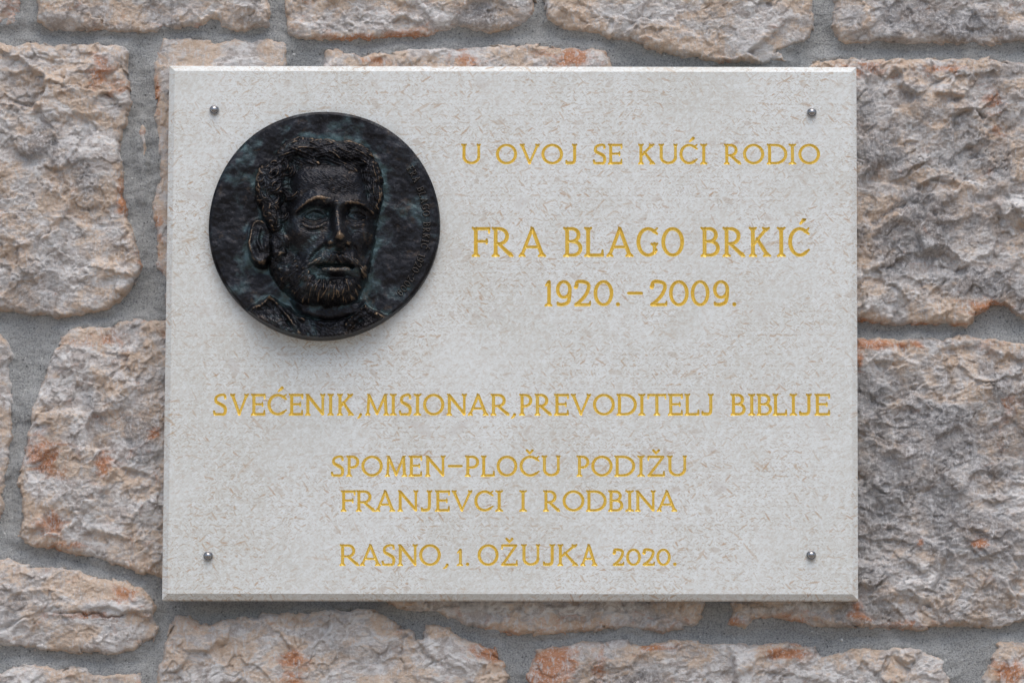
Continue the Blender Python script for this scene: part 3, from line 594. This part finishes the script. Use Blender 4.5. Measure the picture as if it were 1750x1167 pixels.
# ------------------------------------------------------------------ steel screw caps
def lathe(prof, cx, cz, y0, n=40):
    V = []; F = []
    for (r, d) in prof:
        for i in range(n): a = 2*math.pi*i/n; V.append((cx+r*math.cos(a), y0-d, cz+r*math.sin(a)))
    m = len(prof)
    for k_ in range(m-1):
        for i in range(n): j = (i+1) % n; F.append((k_*n+i, k_*n+j, (k_+1)*n+j, (k_+1)*n+i))
    V.append((cx, y0-prof[-1][1], cz)); c = len(V)-1
    T = [((m-1)*n+i, (m-1)*n+(i+1) % n, c) for i in range(n)]
    return np.array(V), [np.array(F), np.array(T)]
for (a, b_) in ((366, 187.5), (1387.5, 192), (355.5, 949.5), (1386.5, 948)):
    cx, cz = P(a, b_, FRONT+.003)
    # rolled collar, then the domed cap seated in it
    pr = [(.0030, -.0008), (.0041, .0), (.0042, .0008), (.0041, .0018), (.0039, .0024), (.0035, .0026), (.0033, .0022)]
    V, F = lathe(pr, cx, cz, -FRONT); base = mesh_obj('screw_cap', V, F, M_STEEL, plaque)
    dome = [(.0031, .0018), (.0031, .0028)]+[(.0031*math.cos(t), .0028+.0026*math.sin(t)) for t in np.linspace(.12, 1.5, 12)]
    V, F = lathe(dome, cx, cz, -FRONT); mesh_obj('dome', V, F, M_STEEL, base)

# ------------------------------------------------------------------ bronze portrait medallion
mcx, mcz = P(340+578/2.714, 170+576/2.714, FRONT+.014); U = .0005/2.714                 # metres per sculpting unit
med = empty('bronze_medallion', (float(mcx), -FRONT, float(mcz-.0985)), 'round dark bronze medallion with a bearded man in high relief', 'medallion')
RR = 531.
N = 600
uu, vv = np.meshgrid(np.linspace(-1, 1, N), np.linspace(-1, 1, N))
DX = uu*np.sqrt(1-vv*vv/2); DY = vv*np.sqrt(1-uu*uu/2); ang = np.arctan2(DY, DX)
wob = 1+.006*np.cos(2*ang+1.2)+.004*np.cos(3*ang+.5)+.003*np.sin(5*ang)
X = 578+DX*RR*wob; Y = 576+DY*RR*wob
def G(cx, cy, rx, ry, a=0):
    c, s = math.cos(math.radians(a)), math.sin(math.radians(a)); dx, dy = X-cx, Y-cy
    return np.exp(-(((dx*c+dy*s)/rx)**2+((-dx*s+dy*c)/ry)**2))
def ridge(pts, w0, w1=None, a0=1., a1=None, smooth=True):
    w1 = w0 if w1 is None else w1; a1 = a0 if a1 is None else a1
    p = cat(pts, 6) if smooth else [np.array(q, float) for q in pts]; n = len(p)-1; r = np.zeros(X.shape)
    for i in range(n):
        ax, ay = p[i]; bx, by = p[i+1]; ex, ey = bx-ax, by-ay; t = np.clip(((X-ax)*ex+(Y-ay)*ey)/(ex*ex+ey*ey+1e-9), 0, 1)
        f = (i+t)/n; w_ = w0+(w1-w0)*f; d2 = (X-ax-t*ex)**2+(Y-ay-t*ey)**2
        r = np.maximum(r, (a0+(a1-a0)*f)*np.exp(-d2/w_**2))
    return r
def sm(x, a, b): t = np.clip((x-a)/(b-a), 0, 1); return t*t*(3-2*t)
def blur(A, r):
    for _ in range(2):
        for ax in (0, 1):
            pad = [(0, 0), (0, 0)]; pad[ax] = (r+1, r); c = np.cumsum(np.pad(A, pad, mode='edge'), axis=ax)
            n = A.shape[ax]; A = (np.take(c, np.arange(2*r+1, 2*r+1+n), ax)-np.take(c, np.arange(0, n), ax))/(2*r+1)
    return A
nx_ = fbm(X/60, Y/60, 3, 101)*14; ny_ = fbm(X/60, Y/60, 3, 103)*14
HEAD = [(350,250),(400,185),(440,172),(520,176),(600,178),(700,190),(780,215),(800,250),(830,300),(848,350),(852,420),(845,500),(830,560),(826,640),(812,720),(795,800),(768,880),(735,940),(640,978),(540,978),(470,958),(420,915),(375,885),(340,830),(318,740),(300,650),(290,575),(275,480),(265,400),(272,330),(320,290)]
sdh = sdf_poly(X+nx_*.6, Y+ny_*.6, HEAD)
s = np.maximum(sdh, 0)
head = 66*(1-np.exp(-s/(30.+40*sm(-X, -480, -330)*sm(Y, 560, 650))))
FACE = [(415,300),(480,278),(600,285),(700,290),(770,280),(790,330),(800,420),(812,520),(815,620),(800,720),(775,820),(740,910),(640,955),(540,950),(470,900),(430,820),(405,720),(400,600),(405,480),(408,380)]
sdfc = sdf_poly(X, Y, FACE); fs = np.maximum(sdfc, 0)
head = head+62*np.sqrt(np.clip(1-(((X-625)/235)**2+((Y-600)/400)**2), 0, 1))*sm(sdfc, -30, 70)-8*sm(X, 700, 830)*sm(sdfc, 0, 20)
head += 26*G(335, 700, 42, 120)*sm(sdh, -2, 12)+10*G(370, 650, 40, 120)
# skull planes
head += 12*G(610, 390, 150, 70)+8*G(490, 400, 70, 80)-10*G(430, 470, 40, 60)
browL = [(448,528),(480,505),(525,482),(560,470),(598,497)]; browR = [(676,505),(705,490),(740,486),(775,497),(802,528)]
head += 22*ridge(browL, 24)+20*ridge(browR, 22)+10*G(638, 490, 45, 26)
head -= 56*G(540, 548, 62, 34)+54*G(740, 548, 48, 33)+20*G(608, 535, 22, 30)+16*G(690, 535, 14, 28)
head += 27*G(538, 553, 33, 21)+25*G(736, 552, 27, 20)
head += 9*ridge([(486,556),(510,536),(545,527),(580,540),(595,560)], 7)+8*ridge([(692,556),(712,536),(740,530),(768,540),(782,556)], 7)
head += 10*ridge([(492,566),(520,580),(555,582),(588,568)], 6)+9*ridge([(698,565),(720,578),(748,579),(775,566)], 6)
head -= 7*G(548, 555, 9, 8)+7*G(742, 553, 8, 8)
head += 9*ridge([(486,592),(520,612),(560,608),(590,590)], 12)+9*ridge([(695,590),(725,604),(765,595)], 10)-7*ridge([(480,606),(525,628),(575,620)], 7)
# nose
head += ridge([(642,500),(648,560),(654,615),(660,662)], 22, 36, 24, 74)+20*G(663, 666, 32, 26)
head += 20*G(612, 684, 26, 20)+16*G(706, 684, 22, 18)+14*ridge([(615,690),(640,702),(665,706),(695,698)], 14)
head -= 16*G(630, 704, 12, 7)+16*G(690, 704, 11, 7)+12*G(655, 728, 16, 16)
# cheeks
head += 22*G(470, 640, 60, 46, 20)+14*G(785, 630, 26, 46)-26*G(450, 725, 46, 56)-18*G(778, 715, 22, 50)-13*ridge([(588,700),(555,725),(525,765)], 13)-11*ridge([(722,700),(742,730),(755,765)], 11)
head += 12*ridge([(566,705),(535,730),(500,770)], 20)
# mouth
head += 17*ridge([(512,806),(545,772),(600,746),(645,740),(695,748),(736,772),(762,806)], 22)
head -= 26*ridge([(560,792),(600,786),(645,788),(690,787),(716,794)], 6)
head += 9*ridge([(585,806),(640,811),(696,806)], 13)-14*G(640, 840, 62, 12)
# beard and moustache locks, fanning out of the mouth
BE = [(405,700),(440,730),(480,765),(520,800),(545,820),(560,842),(640,856),(720,840),(742,815),(750,780),(775,740),(800,720),(790,800),(765,880),(735,940),(640,978),(540,978),(470,958),(425,900),(385,850),(360,790),(370,720)]
sdb = sdf_poly(X+nx_, Y+ny_, BE); bm = sm(sdb, -6, 22)
ra = np.arctan2(Y-740, X-640)+.12*fbm(X/40, Y/40, 3, 111); rd = np.hypot(X-640, Y-740)
head += bm*(14+26*sm(sdb, 0, 60)*G(600, 900, 170, 90))
LK = np.zeros(X.shape); XA = X[N//2]; lr = random.Random(11)
def lock(pts, w_, amp, fr=1.):
    """one modelled lock: a tapering swept ridge with strand lines"""
    global LK
    p = cat(pts, 4); a = np.array(p); b0, b1 = a.min(0)-w_*2.2, a.max(0)+w_*2.2
    jj = np.where(((X > b0[0]) & (X < b1[0]) & (Y > b0[1]) & (Y < b1[1])))
    if not len(jj[0]): return
    x_, y_ = X[jj], Y[jj]; best = np.full(x_.shape, 1e9); bd = np.zeros(x_.shape); bt = np.zeros(x_.shape); n = len(p)-1
    for i in range(n):
        ax, ay = p[i]; bx, by = p[i+1]; ex, ey = bx-ax, by-ay; L = math.hypot(ex, ey)+1e-9
        t = np.clip(((x_-ax)*ex+(y_-ay)*ey)/(L*L), 0, 1); d = np.hypot(x_-ax-t*ex, y_-ay-t*ey); c = d < best
        best = np.where(c, d, best); bd = np.where(c, ((x_-ax)*ey-(y_-ay)*ex)/L, bd); bt = np.where(c, (i+t)/n, bt)
    ww = w_*(.45+.9*np.sin(np.clip(bt*.9+.08, 0, 1)*math.pi)); q = np.clip(1-(best/(ww*1.25))**2, 0, 1)
    v = amp*q**.7*(1-.22*(1-np.cos(bd*2.6*fr/w_*2.2)))*(.7+.3*np.sin(bt*math.pi)); LK[jj] = np.maximum(LK[jj], v)
def swirl(x, y, dr, L, bend, w_, amp, fr=1.):
    pts = []; a = dr
    for i in range(5): pts.append((x, y)); x += math.cos(a)*L/4; y += math.sin(a)*L/4; a += bend/4
    lock(pts, w_, amp, fr)
def inpoly(P_, x, y): return sdf_poly(np.array([x*1.]), np.array([y*1.]), P_)[0]
# beard: short locks fanning out and down from the mouth, two layers
for i in range(230):
    x, y = lr.uniform(370, 800), lr.uniform(700, 960)
    if inpoly(BE, x, y) < 4: continue
    dr = math.atan2(y-690, (x-640)*1.1)+lr.uniform(-.35, .35); swirl(x, y, dr, lr.uniform(34, 64), lr.uniform(-1.2, 1.2), lr.uniform(8, 13), lr.uniform(14, 28))
for i in range(30):
    x = 524+i*8.; y = 742+34*abs((x-644)/120)**1.5+lr.uniform(-6, 6); sg_ = -1 if x < 642 else 1
    swirl(x, y, math.pi/2-sg_*(.25+.55*abs(x-642)/100), lr.uniform(34, 46), -sg_*.5, 7, lr.uniform(12, 19))
for i in range(16):
    t = i/15; x = 452+t*140; y = 530-64*math.sin(min(1, t*1.15)*1.65)+12; swirl(x, y, -.9+t*.9, 30, .5, 6, 9); x = 682+t*112; y = 505-18*math.sin(t*2.6)+22*t+4; swirl(x, y, -.7+t*1.3, 26, .4, 5.5, 8)
HA = [(262,300),(330,270),(350,240),(400,180),(520,170),(700,185),(800,215),(835,280),(862,360),(860,450),(840,540),(815,520),(800,430),(775,350),(745,300),(690,288),(600,290),(520,278),(455,284),(425,310),(412,380),(400,450),(385,520),(372,600),(345,620),(300,570),(265,480),(255,400)]
sdr = sdf_poly(X+nx_*1.2, Y+ny_*1.2, HA); hm = sm(sdr, -5, 18)
head += hm*(14+16*sm(sdr, 0, 50))
# crown: swept to the right; left: rolled curls; right: waves running down
for i in range(95):
    x, y = lr.uniform(345, 790), lr.uniform(178, 285)
    if inpoly(HA, x, y) < -2: continue
    swirl(x, y, lr.uniform(-.25, .55)+(x-560)/900, lr.uniform(70, 130), lr.uniform(-.5, .9), lr.uniform(10, 17), lr.uniform(14, 34), 1.2)
for i in range(120):
    x, y = lr.uniform(262, 425), lr.uniform(285, 610)
    if inpoly(HA, x, y) < 2: continue
    swirl(x, y, lr.uniform(0, 6.28), lr.uniform(40, 75), lr.choice((-1, 1))*lr.uniform(1.6, 3.2), lr.uniform(9, 15), lr.uniform(12, 32), 1.1)
for i in range(60):
    x, y = lr.uniform(765, 850), lr.uniform(225, 480)
    if inpoly(HA, x, y) < -4: continue
    swirl(x, y, 1.35+lr.uniform(-.4, .4), lr.uniform(50, 90), lr.uniform(-1.2, .8), lr.uniform(8, 13), lr.uniform(12, 28), 1.1)
for i in range(26):
    x, y = lr.uniform(345, 400), lr.uniform(600, 860); swirl(x, y, 1.4+lr.uniform(-.4, .5), lr.uniform(40, 70), lr.uniform(-1, 1), lr.uniform(7, 11), lr.uniform(7, 13))
LK = blur(LK, 1); head += LK
# ear
ear = 58*sm(1-(((X+nx_*.5-286)/62)**2+((Y+ny_*.5-668)/122)**2), 0, .45)
ear += 13*ridge([(322,610),(300,572),(262,566),(236,600),(234,655),(256,720),(282,762),(306,772)], 15)-9*G(286, 650, 18, 40)+13*ridge([(285,610),(276,660),(292,705)], 9)+12*G(312, 690, 12, 18)+14*G(300, 752, 22, 20)
body = np.maximum(head*(sdh > -1), ear*(1-.0*head))
body = np.where((head > 0) & (ear > 0), np.maximum(head*sm(sdh, 0, 6), ear), body)
# neck and coat
neck = 34*sm(sdf_poly(X, Y, [(430,930),(770,930),(760,1010),(600,1040),(470,1010)]), -12, 30)
CO = [(205,985),(260,950),(330,912),(400,955),(470,1000),(560,1022),(650,1022),(710,1000),(772,948),(830,985),(880,1000),(960,960),(1010,930),(1010,1200),(150,1200),(150,985)]
sdc = sdf_poly(X+nx_*.5, Y+ny_*.5, CO); coat = 26*sm(sdc, -3, 16)+16*sm(sdc, 0, 120)
coat += (18*ridge([(335,922),(390,985),(440,1045),(470,1090)], 12)+14*ridge([(330,920),(420,960),(490,1030)], 10)-10*ridge([(350,950),(400,1010),(430,1060)], 8)+16*ridge([(778,955),(725,1000),(685,1050)], 11)+12*ridge([(780,958),(800,990),(858,1020)], 10)+14*ridge([(250,975),(290,960),(330,925)], 10)+12*ridge([(830,1000),(890,1010),(940,975)], 12)-9*ridge([(800,1000),(740,1040),(700,1075)], 9)+8*ridge([(560,1030),(600,1060),(660,1050)], 10))*sm(sdc, -8, 8)
coat += 6*ridged((X+Y)/70, (Y-X)/40, 2, 151)*sm(sdc, 0, 20)
Hh = np.maximum(np.maximum(body, neck), coat)
Hh = Hh+.0
# plate: hammered background, soft rim
rad = np.hypot(X-578, Y-576)/wob
plate = fbm(X/120, Y/120, 3, 161)*6+fbm(X/34, Y/34, 2, 163)*1.0-4*sm(-rad, -500, -420)
rimf = sm(RR-rad, 0, 10)
tot = np.maximum(Hh, 0)+plate*(1-.6*sm(Hh, 5, 40))
tot += fbm(X/26, Y/26, 3, 165)*(.7+1.3*sm(Hh, 5, 30))+ridged((X+Y*.4)/26, (Y-X*.4)/9, 2, 169)*1.3*sm(Hh, 20, 60)
tot = tot-6*(1-rimf)
# raised letters running down the right rim
TXT = 'FRA BLAGO BRKIĆ 1920-2009'; wdt = {'I': .38, '1': .42, ' ': .5, '-': .5, 'L': .68, 'E': .62, 'F': .62, 'B': .66, 'R': .74, 'K': .74, '9': .62, '2': .62, '0': .72}
capu = 33.; tw = [wdt.get(c, .84)+.2 for c in TXT]; a0, a1 = math.radians(34), math.radians(-44); acc = 0; SUMW = sum(tw); Rb = 462.
lmask = np.full(X.shape, -9.); rad2 = np.hypot(X-578, Y-576); th = np.arctan2(-(Y-576), X-578)
LA = (rad2-Rb)                                                      # upward in the letters
for c, w_ in zip(TXT, tw):
    if c != ' ':
        at0 = a0+(a1-a0)*acc/SUMW; span = (a1-a0)*w_/SUMW; aw = abs(span)*Rb*(w_-.2)/w_
        lx = (at0-th)*Rb; msk = (lx > -12) & (lx < aw+14) & (LA > -8) & (LA < capu*1.45)
        if msk.any():
            sg = glyph(c, aw, capu, 2.0); d = stroke_sdf(lx[msk], LA[msk], sg); lmask[msk] = np.maximum(lmask[msk], d)
    acc += w_
lraise = sm(lmask, -1.8, .8)*sm(-Hh, -12, -4)
tot += 8*lraise
bl = blur(tot, 7); wear_highlight = (np.clip((tot-bl)/13., 0, 1.5)+.42*np.clip((tot-blur(tot, 2))/2.2, 0, .8))*sm(tot, 22, 60)+.55*sm(RR-rad, 7, 0)  # worn raised edges and rim, plus fine painted highlights over the relief
wear_highlight += .35*G(640, 808, 60, 9)+.35*G(640, 930, 110, 22)*sm(LK, 8, 20)+.38*G(664, 664, 18, 16)+.5*G(545, 480, 50, 18)+.35*G(735, 488, 40, 14)+.3*lraise  # gloss highlights painted on lip, beard, nose tip and brows; letters paler too
low = np.clip((blur(tot, 16)-tot)/12, 0, 1)+.9*sm(-np.abs(sdh+8), -30, 0)*.25+.9*sm(-Hh, -10, 0)*sm(fbm(X/140, Y/140, 2, 171), -.1, .4)
PT = .0100                                                      # plate thickness
Vx = mcx+(X-578)*U; Vz = mcz-(Y-576)*U; Vy = -FRONT-PT-tot*U*1.15
V = np.stack([Vx, Vy, Vz], -1).reshape(-1, 3); I = np.arange(N*N).reshape(N, N)
F = np.stack([I[:-1, :-1], I[1:, :-1], I[1:, 1:], I[:-1, 1:]], -1).reshape(-1, 4)
cen = lambda A: (A[:-1, :-1]+A[1:, 1:]).ravel()/2
regs = np.zeros(len(F), int)                                    # 0 plate 1 face 2 hair 3 beard 4 ear 5 coat 6 letters
regs[cen(coat) > 8] = 5; regs[cen(neck) > 10] = 1
regs[(cen(ear) > 4)] = 4; regs[(cen(sdh) > 0) & (cen(head) > cen(ear))] = 1
regs[(cen(sdh) > -3) & (cen(sdr) > 0)] = 2; regs[(cen(sdh) > 0) & (cen(sdb) > 0) & (cen(sdr) < 0)] = 3
regs[(regs == 0) & (cen(lmask) > -1.0)] = 6
wear_highlight = np.clip(wear_highlight-.12*sm(LK, 4, 12)-.5*sm(ear, 5, 20)*(sdh < 0), 0, 1.4)
at = {'wear_highlight': wear_highlight.ravel(), 'low': low.ravel()}
def part(name, r, parent, mat=M_BRONZE, extra=None):
    v, f, a = compact(V, F[regs == r], at)
    if extra is not None:
        ev, ef = extra; nb_ = len(v); v = np.concatenate([v, ev]); f = np.concatenate([f, ef+nb_]); z_ = np.zeros(len(ev)); a = {'wear_highlight': np.concatenate([a['wear_highlight'], z_+.35]), 'low': np.concatenate([a['low'], z_])}
    return mesh_obj(name, v, f, mat, parent, True, a)
# rim wall: border loop swept back with a slight flare
loop = np.concatenate([I[0, :-1], I[:-1, -1], I[-1, :0:-1], I[:0:-1, 0]]); lp = V[loop]; c3 = np.array([mcx, 0, mcz]); EV = [lp]
for fl, dep in ((1.006, .0015), (1.010, .005), (1.012, .010), (1.009, PT-.0008)):
    q = c3+(lp-c3)*np.array([fl, 1, fl]); q[:, 1] = -FRONT-PT+dep; EV.append(q)
nl = len(loop); EF = []
ar = np.arange(nl); nx2 = (ar+1) % nl
for r_ in range(4): EF.append(np.stack([r_*nl+ar, r_*nl+nx2, (r_+1)*nl+nx2, (r_+1)*nl+ar], -1))
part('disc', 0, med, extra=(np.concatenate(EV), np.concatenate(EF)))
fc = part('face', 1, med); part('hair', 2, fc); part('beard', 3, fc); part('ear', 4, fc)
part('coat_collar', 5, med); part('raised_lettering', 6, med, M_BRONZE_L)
